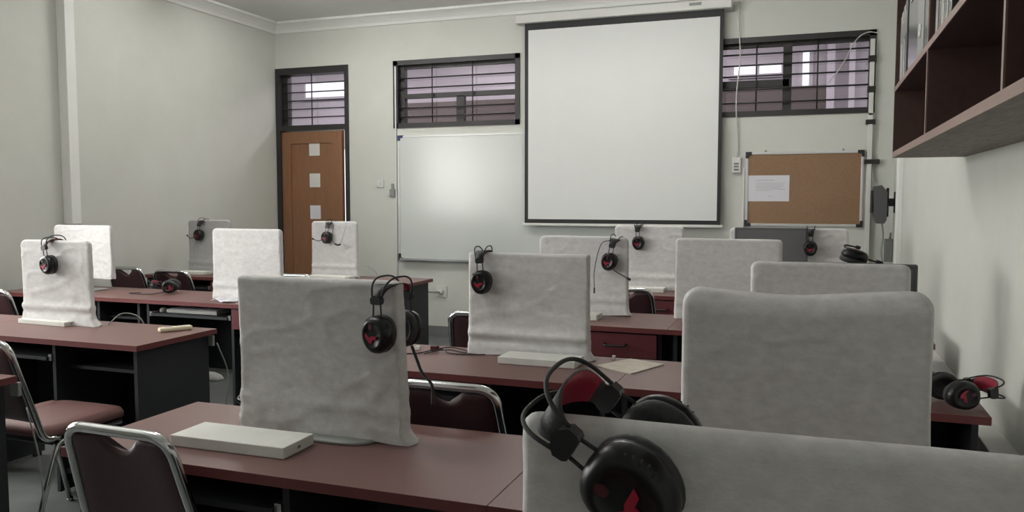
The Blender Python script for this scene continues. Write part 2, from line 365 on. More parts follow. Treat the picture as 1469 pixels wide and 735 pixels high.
g = MB(); g.prism([(-.065,.13),(-.005,.14),(.035,.09),(.035,-.12),(.02,-.15),(-.035,-.15),(-.055,-.09)], -.10, .10); o = g.build('cabinet', 'monitor', t)
g = MB(); g.box(-.071,-.064,-.085,.085,-.07,.10, bev=.002); g.build('grille', 'rubber', t)
g = MB(); g.box(.036,.052,-.03,.03,-.10,.12, bev=.003); g.box(.052,.09,-.02,.02,-.02,.04, bev=.003); g.box(.088,.109,-.035,.035,-.07,.09, bev=.003); g.build('bracket', 'black', t)
g = MB(); g.tube(bez([(.01,0,-.15),(.02,0,-.25),(.012,0,-.38),(.035,0,-.52),(.04,.02,-.66)]), .006, 8); g.build('cable', 'cable_grey', t)
g = MB(); g.box(-.03,.03,-.03,.03,-.09,.09, bev=.003); g.tube([(.01,-.0,.09),(.015,0,.14)], .008, 8)
tag(g.build('junction_box', 'skirt', loc=(.578,7.10,.93)), 'grey junction box low in the right corner', 'junction box')

# ---------------------------------------------------------------- wall shelf with books
SX, SY0, SY1 = .33, .6, 3.953
t = thing('wall_shelf', 'long two-tier red-brown wooden shelf unit fixed on the right wall', 'shelf', (0,0,0))
def board(name, a, lip=True, m='shelfwood'):
    g = MB(); g.box(*a, m)
    g.build(name, m, t)
g = MB(); g.box(SX, XR-.001, SY0, SY1, 1.522, 1.54, 'shelfwood'); g.box(SX, XR-.001, SY0, SY1, 1.5165, 1.522, 'shelfunder'); g.box(SX-.004, SX, SY0, SY1, 1.5165, 1.541, 'shelfedge'); g.build('bottom_board', 'shelfwood', t)
g = MB(); g.box(SX, XR-.001, SY0, SY1, 1.80, 1.82, 'shelfwood'); g.box(SX-.004, SX, SY0, SY1, 1.80, 1.821, 'shelfedge'); g.build('middle_board', 'shelfwood', t)
g = MB(); g.box(SX, XR-.001, SY0, SY1, 2.20, 2.22, 'shelfwood'); g.box(SX-.004, SX, SY0, SY1, 2.20, 2.221, 'shelfedge'); g.build('top_board', 'shelfwood', t)
g = MB(); g.box(XR-.012, XR-.001, SY0, SY1, 1.54, 2.20); g.build('back_panel', 'shelfwood', t)
for (a,bb) in ((SY1-.02,SY1),(SY0,SY0+.02)):
    g = MB(); g.box(SX-.004, XR-.012, a, bb, 1.54, 2.20, 'shelfwood'); g.build('end_panel', 'shelfwood', t)
for y in (2.86, 1.75):
    g = MB(); g.box(SX, XR-.012, y, y+.018, 1.54, 1.80, 'shelfwood'); g.box(SX-.004, SX, y, y+.018, 1.541, 1.80, 'shelfedge'); g.box(SX, XR-.012, y, y+.018, 1.82, 2.20, 'shelfwood'); g.box(SX-.004, SX, y, y+.018, 1.821, 2.20, 'shelfedge'); g.build('divider', 'shelfwood', t)
def book(x, y, th, h, d, m, label, name='ring_binder', grp='wrapped files on the top shelf', cat='file'):
    t = thing(name, label, cat, (x, y, 1.8205), group=grp)
    g = MB(); g.box(0, d, 0, th, 0, h, m, bev=min(.004, th*.2)); g.build('cover', m, t)
    g = MB(); g.box(.008, d+.001, th*.2, th*.8, .006, h+.0008, 'paper'); g.build('page_block', 'paper', t)
    g = MB(); g.box(-.0012, .0, th*.25, th*.75, h*.55, h*.82, 'file_light' if m != 'file_light' else 'cable_grey'); g.build('spine_label', 'file_light', t)
bk = [(3.885,.022,.29,'file_light','pale thin file at the far end of the top shelf'),(3.855,.022,.30,'cable_grey','grey thin file second from the far shelf end'),
      (3.82,.028,.30,'file_light','pale file third from the far shelf end'),(3.785,.026,.31,'plasticwrap','dark wrapped file fourth from the far shelf end'),
      (3.745,.034,.31,'file_light','pale thicker file fifth from the far shelf end'),(3.71,.028,.32,'plasticwrap','dark glossy file just beyond the big wrapped volume'),
      (3.655,.045,.33,'file_dark','dark file beside the big wrapped volume')]
for y, th, h, m, l in bk: book(SX+.010, y, th, h, .21, m, l)
t = thing('wrapped_volume', 'largest plastic-wrapped grey volume left of the shelf divider', 'book', (SX+.012, 2.99, 1.8205))
g = MB(); g.box(0, .235, 0, .62, 0, .345, bev=.006); g.build('cover', 'plasticwrap', t)
g = MB(); g.box(-.0015, 0, .12, .30, .02, .33); g.build('pale_stripe', 'cable_grey', t)
g = MB()
for k in range(2): g.box(-.003, -.0014, .40, .56, .27+.022*k, .276+.022*k)
g.build('printed_line', 'white', t)
g = MB(); g.tube([(-.003, .21+.02*math.cos(a*PI/6), .10+.02*math.sin(a*PI/6)) for a in range(12)], .004, 6, closed=True)
g.build('printed_ring', 'white', t)
for i, (y, th, h, m, l) in enumerate([(2.80,.04,.31,'file_light','pale file just right of the upper shelf divider'),(2.74,.05,.30,'file_dark','dark file second right of the upper shelf divider'),
      (2.68,.045,.32,'file_light','white file third right of the upper shelf divider'),(2.60,.06,.30,'plasticwrap','dark glossy file fourth right of the upper shelf divider'),(2.53,.05,.31,'file_dark','dark file nearest the camera on the top shelf')]):
    book(SX+.012, y, th, h, .22, m, l)
# round thing at shelf head
g = MB(); g.loft([[(r*math.cos(a*PI/12), r*math.sin(a*PI/12), z) for a in range(24)] for r, z in ((.02,-.02),(.045,-.02),(.05,-.012),(.05,.012),(.04,.02),(.012,.024))])
tag(g.build('rolled_tape', 'skirt', loc=(.50,6.9,2.62)), 'small round grey fitting high in the right corner', 'fitting')
g0 = C.objects['rolled_tape']; g0.rotation_euler = (0, PI/2, 0); g0.location = (XR-.021, 6.7, 2.60); g0.name = 'round_wall_fitting'

# ---------------------------------------------------------------- desks
def desk(x0, x1, y0, label, y1=None, drawer=True, tray=True, shelf=False, split=.56, kb=False, group=None):
    w = x1-x0; d = (y1-y0) if y1 else .5
    t = thing('computer_desk', label, 'desk', (x0, y0, 0), group=group)
    g = MB(); g.box(.0008, w-.0008, .0015, d, DZ-.024, DZ-.0006, 'edge'); g.box(.0012, w-.0012, .002, d-.0005, DZ-.0012, DZ, 'laminate'); g.build('top', 'laminate', t)
    e = .028; pt = .018; z1 = DZ-.0245
    for a in (e, w-e-pt):
        g = MB(); g.box(a, a+pt, .03, d-.03, .02, z1); g.box(a, a+pt, .05, .09, 0, .02); g.box(a, a+pt, d-.09, d-.05, 0, .02); g.build('side_panel', 'carcass', t)
    g = MB(); g.box(e+pt, w-e-pt, d-.06, d-.045, .22, z1); g.build('modesty_panel', 'carcass', t)
    s = w*split
    g = MB(); g.box(s-pt/2, s+pt/2, .035, d-.061, .02, z1); g.build('divider', 'carcass', t)
    if tray:
        k = MB(); k.box(e+pt+.02, s-pt/2-.02, .02, .34, z1-.075, z1-.060); tr = k.build('keyboard_tray', 'carcass', t)
        for a in (e+pt+.002, s-pt/2-.020):
            k = MB(); k.box(a, a+.018, .03, .36, z1-.078, z1-.05); k.build('slide_rail', 'silver', tr)
    if drawer:
        k = MB(); k.box(s+.012, w-e-pt-.003, .012, .030, z1-.125, z1-.008, bev=.002); k.box(s+.02, w-e-pt-.01, .030, .36, z1-.12, z1-.03); dr = k.build('drawer', 'drawer', t)
        cx = (s+w-e-pt)/2
        k = MB(); k.tube(fillet([(cx-.055,.012,z1-.06),(cx-.05,-.014,z1-.066),(cx+.05,-.014,z1-.066),(cx+.055,.012,z1-.06)], .02), .0055, 8); k.build('handle', 'black', dr)
    if shelf:
        k = MB(); k.box(s+pt/2, w-e-pt, .10, d-.061, .575, .59); k.build('shelf', 'carcass', t)
    k = MB(); k.box(s+pt/2, w-e-pt, .06, d-.061, .10, .115); k.build('base_shelf', 'carcass', t)
    return t
G = 'rows of red-brown computer desks'
desk(-3.80, -2.65, 2.66, 'red-brown desk with open shelf, remote control lying on its right end', drawer=False, shelf=True)
desk(-4.97, -3.80, 2.66, 'red-brown desk at left edge, butted to the remote control desk', drawer=False, shelf=True)
desk(-3.87, -2.68, 3.92, 'left block desk with white keyboard on its pull-out tray', y1=4.42)
desk(-5.09, -3.87, 3.92, 'left block desk against wall below the pillar', y1=4.42, drawer=False, shelf=True, tray=False, split=.7)
desk(-3.93, -2.74, 5.22, 'far left block desk in front of the door, black end panel showing', y1=5.73)
desk(-5.12, -3.93, 5.22, 'far left block desk in the corner by the wall', y1=5.73)
desk(-3.75, -2.60, 1.57, 'desk whose corner pokes in at the left edge', shelf=True, drawer=False, y1=2.07)
desk(-1.75, -.602, 1.50, 'near desk carrying the wrapped slab and big covered monitor', drawer=False, y1=1.99)
desk(-.602, .50, 1.50, 'near desk at the right under the broad covered monitor', y1=1.99)
desk(-1.62, -.603, 2.61, 'middle row desk with tangled cord on its left end', drawer=False, y1=3.11)
desk(-.603, .495, 2.61, 'middle row desk with loose headset on its right end', drawer=False, y1=3.11)
desk(-1.765, -.63, 3.86, 'third row desk with red drawer showing behind the middle row', y1=4.37, split=.60)
desk(-.63, .51, 3.86, 'third row desk at the right wall', y1=4.37, drawer=False, tray=False)
desk(-1.80, -.65, 5.20, 'far right block desk under the projection screen', y1=5.72, split=.60, tray=False)
desk(-.65, .50, 5.20, 'far right block desk below the cork board', y1=5.72)
desk(-.55, .52, .42, 'nearest desk, hidden under the foreground covered monitor', y1=.92)

# ---------------------------------------------------------------- dust covers
def cover(x0, x1, yc, ztop, label, depth=.06, zb=DZ, seed=1, rtop=.03, flare=.012, wr=1, m='cloth', skew=0, sag=0, yaw=0, flap=.01, flip=0, bulge=.009, rround=.012):
    w = x1-x0; a0 = w/2; b0 = depth/2; hh = ztop-zb
    t = None
    g = MB(); NW, NS = 44, 7; NZ = 46
    off = Vector((seed*13.7, seed*7.1, seed*3.3))
    def sm(t): t = max(0, min(1, t)); return t*t*(3-2*t)
    rings = []
    for j in range(NZ+1):
        v = j/NZ
        z = hh*(1-(1-v)**1.35)
        dt = hh - z
        ra = rtop; rb = min(b0*.9, rround)
        a = a0 - (ra - math.sqrt(max(0, ra*ra-(ra-dt)**2)) if dt < ra else 0)
        bb = b0 - (rb - math.sqrt(max(0, rb*rb-(rb-dt)**2)) if dt < rb else 0)
        bb = max(bb, .003)
        k = sm(1 - z/.11)
        fl = flare*k + bulge*math.exp(-((z-.085)/.014)**2) - .5*bulge*math.exp(-((z-.055)/.012)**2)
        ring = []
        rc = min(bb, .012)
        per = []
        for i in range(NW): u = i/(NW-1)*2-1; per.append((u*(a-rc), -1, 0, -1))
        for i in range(1, NS): q = -PI/2+PI*i/NS; per.append((a-rc+rc*math.cos(q), math.sin(q), math.cos(q), math.sin(q)))
        for i in range(NW): u = 1-i/(NW-1)*2; per.append((u*(a-rc), 1, 0, 1))
        for i in range(1, NS): q = PI/2+PI*i/NS; per.append((-(a-rc)+rc*math.cos(q), math.sin(q), math.cos(q), math.sin(q)))
        for (x, ys, nx, ny) in per:
            y = ys*(bb + fl*(1 if ys < 0 else .5))
            low = sm(1-z/.22)
            n1 = noise.noise(Vector((x*4, ys*2, z*4))+off)*.004
            rd = noise.noise(Vector((x*5+z*4, ys*2, z*9-x*3))+off*1.3); ridge = (.12-min(.12, abs(rd)))*.020
            rd2 = noise.noise(Vector((x*3-z*6, ys*2, z*26+x*5))+off*2.1); ridge2 = (.15-min(.15, abs(rd2)))*.024*low
            fine = noise.noise(Vector((x*18+z*8, ys*2, z*40-x*9))+off)*.0009
            pin = min(1, dt/.03)
            dsp = (n1+ridge+ridge2+fine)*wr*(.15+.85*pin)
            zz = z + noise.noise(Vector((x*5, 0, seed)))*.0025*wr
            if sag: zz -= sag*(math.cos((x/a0)*PI*.9+.5)*.5+.5)*sm(1-dt/.2)
            if j == 0: zz = .0005 + max(0, noise.noise(Vector((x*6, ys*3, seed*2.1)))*.012)*wr
            ex = 0
            if x > 0: ex = flap*sm(1-z/.035)*sm((x/a0-.6)/.4)
            ex += (1 if x > 0 else -1)*.004*low*abs(x/a0)
            ring.append((x + nx*dsp*.3 + ex + skew*(1-z/hh), y+ny*dsp, max(zz, .0005)))
        rings.append(ring)
    g.loft(rings, cap=False)
    # close the top
    top = [v for v in g.b.verts][-len(rings[0]):]
    f = g.b.faces.new(top); f.smooth = True
    o = g.build('dust_cover', m, loc=((x0+x1)/2, yc, zb)); o.rotation_euler = (0,0,yaw)
    tag(o, label, 'dust cover', 'white cloth covers over the monitors')
    return o
def monitor(x0, x1, y, ztop, label, bottom=None, basew=.2, baseoff=0, m='monitor', tilt=0):
    cx = (x0+x1)/2; t = thing('monitor', label, 'monitor', (cx, y, DZ)); w = x1-x0
    zb_ = bottom if bottom else .10; zt = ztop-DZ
    g = MB(); g.box(-w/2, w/2, -.012, .012, zb_, zt, bev=.006); g.build('panel', m, t)
    g = MB(); g.box(-w/2+.015, w/2-.015, -.0135, -.0118, zb_+.02, zt-.015); g.build('screen', 'greyscreen', t)
    g = MB(); g.box(-.03, .03, .012, .03, .008, zb_+.12, bev=.004); g.build('neck', m, t)
    g = MB(); g.loft([[(baseoff+basew/2*sx*math.copysign(abs(math.cos(a))**.6, math.cos(a)), -.0+.085*sx*math.copysign(abs(math.sin(a))**.6, math.sin(a)), z) for a in [k*PI/14 for k in range(28)]] for sx, z in ((1,.0005),(1,.006),(.96,.009))]); g.build('base', 'cable_grey', t)
    return t
cover(-3.72, -3.27, 3.02, 1.135, 'white cover on the left desk, its headset showing a red-lined band', seed=1, flap=.03, wr=1.2, skew=.008, depth=.03)
cover(-4.885, -4.375, 4.22, 1.160, 'white cover by the left wall with no headset, raised above its stand', zb=.80, seed=2, depth=.03, flap=0, flare=.01, bulge=0)
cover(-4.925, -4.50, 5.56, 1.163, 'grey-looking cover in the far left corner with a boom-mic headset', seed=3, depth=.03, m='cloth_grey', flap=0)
cover(-3.50, -2.99, 4.16, 1.155, 'white cover between the near left cover and the door, without any headset', seed=4, flap=.02, depth=.03)
cover(-3.74, -3.325, 5.60, 1.160, 'white cover right in front of the brown door, headset and in-line control on top', seed=5, depth=.03, wr=.8)
cover(-1.455, -.963, 1.832, 1.132, 'large wrinkled white cover at front centre-left with headset over its right end', seed=6, depth=.045, rtop=.008, wr=1.6, skew=.012, flap=.022, bulge=.004, flare=.008)
cover(-1.283, -.785, 3.02, 1.127, 'white cover in the middle row with headset over its left corner', seed=7, flap=.02, depth=.034, rtop=.008, bulge=.012)
cover(-1.385, -.895, 4.24, 1.139, 'white cover with headset and dangling cord, directly behind the middle row cover', seed=8, flap=.014, depth=.03)
cover(-1.27, -.80, 5.56, 1.157, 'farthest cover just below the projection screen, small headset at its top middle', seed=9, depth=.03, wr=.8, m='cloth')
cover(-.655, -.13, 4.27, 1.136, 'plain rounded grey-white cover in the third row, no headset', seed=10, depth=.034, wr=.6, rtop=.02)
cover(-.198, .318, 3.03, 1.117, 'cover second from the front on the right, headset behind its top edge', seed=11, depth=.05, wr=.8, rtop=.025)
cover(-.266, .240, 1.87, 1.146, 'broad thick grey-white cover with sagging top behind the nearest one', seed=12, depth=.14, rtop=.035, wr=.7, sag=.018, flap=0, bulge=0, flare=0, rround=.045)
cover(-.272, .30, .785, 1.122, 'nearest white cover in the bottom right corner with the large headset', seed=13, depth=.045, rtop=.014, wr=.6, flap=0, rround=.02)
monitor(-1.40, -.99, 1.94, 1.09, 'monitor under the front centre-left cover, pale foot poking out', basew=.24, baseoff=.05).location.y = 1.836
monitor(-4.84, -4.42, 4.22, 1.13, 'monitor stand showing below the raised cover by the left wall', basew=.2, baseoff=.05)
monitor(-.11, .345, 3.085, 1.115, 'black monitor whose corner pokes out right of its cover')
monitor(-.465, -.015, 5.50, 1.153, 'uncovered dark grey monitor below the cork board')
cover(-.50, .225, 5.555, 1.150, 'loose thin cover slipped behind the dark monitor below the cork board', seed=15, depth=.03, wr=2.2, rtop=.03)

# ---------------------------------------------------------------- wrapped keyboards / slabs
def slab(x0, x1, y0, y1, z, th, label, rz=0, cat='keyboard', name='wrapped_keyboard'):
    cx, cy = (x0+x1)/2, (y0+y1)/2; w, d = x1-x0, y1-y0
    t = thing(name, label, cat, (cx, cy, z), rz, 'white-wrapped keyboards on the desks')
    g = MB(); g.box(-w/2, w/2, -d/2, d/2, .0004, th, bev=.002); g.build('wrap', 'paperwrap', t)
    g = MB(); g.box(w/2-.0002, w/2+.0006, -.006, .006, th*.35, th*.6); g.build('sticker', 'skirt', t)
    return t
slab(-1.50, -1.165, 1.606, 1.735, DZ, .028, 'large white-wrapped slab on the near desk beside the near chair', rz=.01)
slab(-1.095, -.795, 2.845, 2.975, DZ, .026, 'white-wrapped slab tucked below the middle row cover', rz=.0)
slab(-3.70, -3.375, 2.955, 2.985+.05, DZ, .022, 'white-wrapped slab before the near left cover', rz=-.05)
slab(-3.645, -3.29, 5.36, 5.50, DZ, .026, 'white-wrapped slab on the far desk before the door', rz=-.03)
slab(-1.33, -1.01, 4.03, 4.14, DZ, .028, 'white-wrapped slab mostly behind the middle row cover', rz=-.03)
slab(-1.22, -.90, 5.38, 5.50, DZ, .028, 'white-wrapped slab before the farthest cover under the screen')
slab(-4.97, -4.64, 5.38, 5.50, DZ, .022, 'white-wrapped slab in the far left corner')
t = thing('keyboard', 'white keyboard on the pull-out tray of the left block desk', 'keyboard', (-3.545, 4.06, DZ-.0245-.060))
g = MB(); g.box(-.19,.19,-.06,.06,.0004,.022, bev=.003); g.build('case', 'white', t)
g = MB()
for r in range(4):
    for c in range(16): g.box(-.18+c*.0225,-.161+c*.0225,-.048+r*.024,-.029+r*.024,.022,.026)
g.build('keys', 'paper', t)
g = MB(); g.loft([[(.02*math.cos(a*PI/8)*r+.0, .03*math.sin(a*PI/8)*r, z) for a in range(16)] for r, z in ((.9,.0004),(1,.008),(.9,.02),(.5,.028))])
tag(g.build('mouse', 'white', loc=(-3.775, 4.02, DZ-.0845)), 'small white mouse on the keyboard tray left of the keyboard', 'mouse')
# remote control
t = thing('remote_control', 'cream oblong remote control on the left desk\'s right end', 'remote control', (-2.79, 3.04, DZ), math.radians(58))
g = MB(); g.box(-.075,.075,-.021,.021,.0004,.021, bev=.007); g.build('case', 'cream', t)
g = MB(); g.box(-.045,-.015,-.010,.010,.0205,.022, bev=.0005); g.build('display', 'ink', t)
g = MB()
for k in range(3): g.box(.005+k*.018,.015+k*.018,-.006,.006,.0205,.0225, bev=.0005)
g.build('button', 'cable_white', t)
g = MB(); P = [(-.735,2.92),(-.641,3.094),(-.502,3.032),(-.584,2.822)]
g.prism([(x+.62, y-2.96) for x, y in P], .0004, .004, 'xy'); tag(g.build('mouse_mat', 'pale', loc=(-.62,2.96,DZ)), 'thin pale mottled mat lying across the middle desk seam', 'mat')
# sheets beneath M4 left bottom
g = MB(); pts = []
rings = []
for i in range(12):
    u = i/11; rings.append([(u*.17, v/5*.16, .002+.018*abs(math.sin(u*5+v*.7))*(1-u*.5)) for v in range(6)])
g.loft(rings, cap=False, closed=False); o = g.build('crumpled_sheet', 'paper', loc=(-3.40, 4.0, DZ), ); o.rotation_euler = (0,0,-.3)
sol = o.modifiers.new('thick','SOLIDIFY'); sol.thickness = .0012
tag(o, 'crumpled white sheet on the desk left of the biggest wrinkled cover', 'sheet')

# ---------------------------------------------------------------- chairs
def make_chair():
    t = thing('stacking_chair', 'x', 'chair', group='chrome and oxblood stacking chairs')
    tw, bw = .152, .185
    zt = .815
    # backrest hoop
    g = MB()
    path = fillet([(-bw,.10,.425),(-bw,.035,.43),(-bw+.01,-.0,.55),(-tw,-.075,zt),(tw,-.075,zt),(bw-.01,-.0,.55),(bw,.035,.43),(bw,.10,.425)], .055, 8)
    g.tube(path, .0125, 12); g.build('back_frame', 'chrome', t)
    # back panel
    g = MB(); N = 20
    def ybk(z): return -.075 + (zt-z)/(zt-.55)*.075 if z > .55 else 0.0 + (.55-z)/.12*.035
    def hw(z):
        base = tw + (zt-z)/(zt-.55)*(bw-.01-tw)
        if z > zt-.045: q = (z-(zt-.045))/.045; base -= .045*(1-math.sqrt(max(0,1-q*q)))
        return base-.008
    for side in (1,):
        rings = []
        NZ = 22
        for j in range(NZ+1):
            z = .50 + (zt-.012-.50)*j/NZ
            ring = []
            for s_, yo in ((-1, -.013), (1, .013)):
                for i in range(N+1):
                    u = (i/N*2-1)*(1 if s_ < 0 else -1)
                    zz = z; x = u*hw(z)
                    if j > NZ*.55:   # handle notch dips in the centre
                        dip = max(0, 1-(abs(u)/.42)**2)*.040*((j-NZ*.55)/(NZ*.45))
                        zz -= dip
                    pad = (1-abs(u)**6)*(1 if j not in (0, NZ) else .4)
                    y = ybk(zz)+yo*pad+.018*(1-u*u)*1
                    ring.append((x, y-.004, zz))
            rings.append(ring)
        g.loft(rings)
    g.build('back_panel', 'vinyl', t)
    # seat
    g = MB(); rings = []
    for z, s_ in ((.428,.93),(.432,1),(.452,1.01),(.468,.97),(.474,.88),(.476,.6)):
        rings.append([(.20*s_*math.copysign(abs(math.cos(a))**.35, math.cos(a)), .245+.20*s_*math.copysign(abs(math.sin(a))**.35, math.sin(a)), z-.006*(1 if math.sin(a)>.5 else 0)) for a in [k*2*PI/40 for k in range(40)]])
    g.loft(rings); g.build('seat', 'seatfab', t)
    g = MB(); g.box(-.17,.17,.08,.42,.395,.4285, bev=.006); g.build('seat_pan', 'black', t)
    g = MB(); g.box(.1702,.172,.20,.235,.402,.42); g.build('plate', 'silver', t)
    for s_ in (-1, 1):
        g = MB(); g.tube(fillet([(s_*bw*.98,.40,.41),(s_*bw*.98,.10,.41),(s_*(bw+.015),-.06,.012)], .04), .0115, 10); g.tube([(s_*(bw+.015),-.0605,.0135),(s_*(bw+.015),-.0625,.0)], .014, 10); g.build('leg', 'chrome', t)
        g = MB(); g.tube(fillet([(s_*(bw-.02),.12,.398),(s_*(bw-.02),.36,.398),(s_*(bw-.0),.46,.012)], .04), .011, 10); g.tube([(s_*bw,.4595,.0135),(s_*bw,.4625,.0)], .0135, 10); g.build('leg', 'chrome', t)
    g = MB(); g.tube([(-bw,-.03,.10),(bw,-.03,.10)], .007, 8); g.build('stretcher', 'chrome', t)
    return t
ch0 = make_chair()
chairs = [(-1.462,1.475,-.03,'near chair at the bottom left, back towards us'),
 (-.955,2.14,0,'chair between near desk and middle row, chrome hoop above the desk'),
 (-1.40,3.50,0,'chair whose back shows left of the middle row cover'),
 (-1.0,4.72,.0,'chair between third row and far right desk, beside the hanging headset cord'),
 (-4.85,4.86,0,'dark chair just right of the raised cover by the left wall'),
 (-4.325,4.76,0,'chair behind the loose headset on the left block desk'),
 (-3.32,4.80,0,'chair barely showing left of the door cover, chrome top only'),
 (-4.40,3.42,0,'chair back cut by the left edge, behind the front left desk'),
 (-2.88,2.21,0,'left chair with brown seat showing at the left edge'),
 (-.30,3.50,.0,'chair mostly hidden behind the right covers, chrome leg visible')]
for i, (x, y, rz, l) in enumerate(chairs):
    o = ch0 if i == 0 else copy_tree(ch0)
    o.location = (x, y, 0); o.rotation_euler = (0,0,rz); o['label'] = l
t = thing('stool', 'low chrome-rimmed stool in the aisle left of the big wrinkled cover', 'stool', (-2.30, 3.12, 0))
g = MB(); g.loft([[(r*math.cos(a*PI/16), r*math.sin(a*PI/16), z) for a in range(32)] for r, z in ((.15,.38),(.155,.39),(.155,.43),(.14,.445),(.05,.45))]); g.build('seat', 'monitor', t)
g = MB(); g.tube([(.16*math.cos(a*PI/16), .16*math.sin(a*PI/16), .43) for a in range(32)], .010, 8, closed=True); g.build('rim', 'chrome', t)
for k in range(4):
    a = k*PI/2+PI/4; g = MB(); g.tube([(.12*math.cos(a), .12*math.sin(a), .385),(.17*math.cos(a), .17*math.sin(a), 0)], .009, 8); g.build('leg', 'chrome', t)

# ---------------------------------------------------------------- headsets
def make_headset(c=.062, apex=.140, ext=.086, mic=None, name='headset', fullarc=False):
    """c = half distance between the inner cup faces' middle; ears on +-x, band apex at +z, front = -y"""
    t = thing(name, 'x', 'headset', group='black gaming headsets')
    ca, cb = .041, .0465       # cup half sizes (y, z)
    def oval(r, k=1.0):
        out = []
        for i in range(28):
            a = 2*PI*i/28; e = .82
            y = ca*r*math.copysign(abs(math.cos(a))**e, math.cos(a)); z = cb*r*math.copysign(abs(math.sin(a))**e, math.sin(a))
            if z < 0: y *= 1-.22*(-z/cb)     # narrower chin
            out.append((y, z))
        return out
    for s in (-1, 1):
        g = MB(); xs = [(.72,.0),(1.0,.003),(1.02,.012),(.97,.022),(.84,.030),(.62,.034),(.60,.0325),(.2,.0335)]
        g.loft([[(s*(c+dx), y, z) for y, z in oval(r)] for r, dx in xs]); cup = g.build('ear_cup', 'gloss', t)
        g = MB()                                   # grille ribs around the rear rim
        for k in range(11):
            a = -.9+k*.18; yy, zz = -ca*math.cos(a)*(1+.22*min(0, math.sin(a))), cb*math.sin(a)
            g.tube([(s*(c+.0295), yy*.84, zz*.84), (s*(c+.0245), yy*.955, zz*.955)], .0013, 5)
        g.build('grille', 'rubber', cup)
        g = MB()                                   # red emblem (abstract splash mark)
        emb = [(-.0054,0),(-.0007,-.0072),(.0074,-.0083),(.0086,-.0163),(.0166,-.0152),(.027,-.0035),(.0275,.005),(.0162,-.0040),(.0104,-.0009)]
        g.prism([(y*1.12-.010, z*1.2) for y, z in emb], s*(c+.0325), s*(c+.0352), 'yz', m='red')
        g.prism([(.006+.006*math.cos(a*PI/5), .022+.008*math.sin(a*PI/5)) for a in range(10)], s*(c+.0322), s*(c+.0338), 'yz', m='dimred')
        g.build('emblem', 'red', cup)
        g = MB(); g.loft([[(s*(c-dx), y*1, z*1) for y, z in oval(r)] for r, dx in ((.98,-.002),(1.02,.006),(.98,.014),(.80,.018),(.60,.014),(.55,.004))]); g.build('ear_pad', 'pad', t)
        # slider block and rods
        zb = ext
        g = MB(); g.prism([(-.015,zb-.007),(-.012,zb-.011),(.012,zb-.011),(.015,zb-.007),(.016,zb+.003),(.009,zb+.011),(-.009,zb+.011),(-.016,zb+.003)], s*(c+.004), s*(c+.020), 'yz'); g.build('slider', 'black', t)
        for yo in (-.011, .011):
            g = MB(); g.tube([(s*(c+.012), yo*1.15, .036), (s*(c+.012), yo, zb-.009)], .0021, 8); g.build('slider_rod', 'rubber', t)
    zb = ext+.004
    for yo in (-.0125, .0125):
        g = MB(); pts = []
        for k in range(25):
            a = PI*k/24; sp = 1+.75*math.sin(a)
            pts.append(((c+.012)*math.copysign(abs(math.cos(a))**.75, math.cos(a)), yo*sp*1.15, zb+(apex-zb)*math.sin(a)**.8))
        g.tube(pts, .0024, 8); g.build('band_tube', 'rubber', t)
    # suspended inner strap
    g = MB(); rings = []
    for k in range(21):
        a = PI*k/20; x = (c+.006)*math.copysign(abs(math.cos(a))**.8, math.cos(a)); z = zb-.004+(apex-zb-.014)*math.sin(a)**.8; w = .010+.016*math.sin(a)
        n = Vector((math.cos(a), 0, math.sin(a)))
        rings.append([(x-n.x*.0014, -w, z-n.z*.0014), (x-n.x*.0014, w, z-n.z*.0014), (x+n.x*.0014, w, z+n.z*.0014), (x+n.x*.0014, -w, z+n.z*.0014)])
    R_ = g.loft(rings, smooth=True)
    kb_, kr = g.mi('pad'), g.mi('redlea')
    for f in g.b.faces: f.material_index = kb_
    for i in range(20):
        f = next((f for f in R_[i][0].link_faces if R_[i][1] in f.verts and R_[i+1][0] in f.verts), None)
        if f and 1 < i < 18: f.material_index = kr
    g.build('head_strap', 'pad', t)
    if mic:
        g = MB(); s, dy, dz = mic; k_ = 1 if dy > 0 else -1
        g.tube(bez([(s*(c+.02),k_*.03,-.02),(s*(c+.035),k_*.055,-.035),(s*(c+.04),k_*.055+dy,-.035+dz)]), .003, 8)
        g.tube([(s*(c+.04),k_*.055+dy*.85,-.035+dz*.85),(s*(c+.04),k_*.055+dy*1.12,-.035+dz*1.12)], .0065, 8); g.build('microphone_boom', 'rubber', t)
    return t
def cord(parent, pts, m='rubber', r=.002, plug=False, name='cord', parts=None):
    g = MB(); g.tube(bez(pts), r, 8)
    if plug: p = Vector(pts[-1]); q = (p-Vector(pts[-2])).normalized(); g.tube([p, p+q*.03], r*2.2, 8)
    return g.build(name, m, parent)
def place(t, loc, R, label):
    t.matrix_world = Matrix.Translation(loc) @ R.to_4x4(); t['label'] = label; return t
def basis(lat, up):
    x = Vector(lat).normalized(); z = Vector(up); z = (z-x*z.dot(x)).normalized(); y = z.cross(x)
    return Matrix((x, y, z)).transposed()
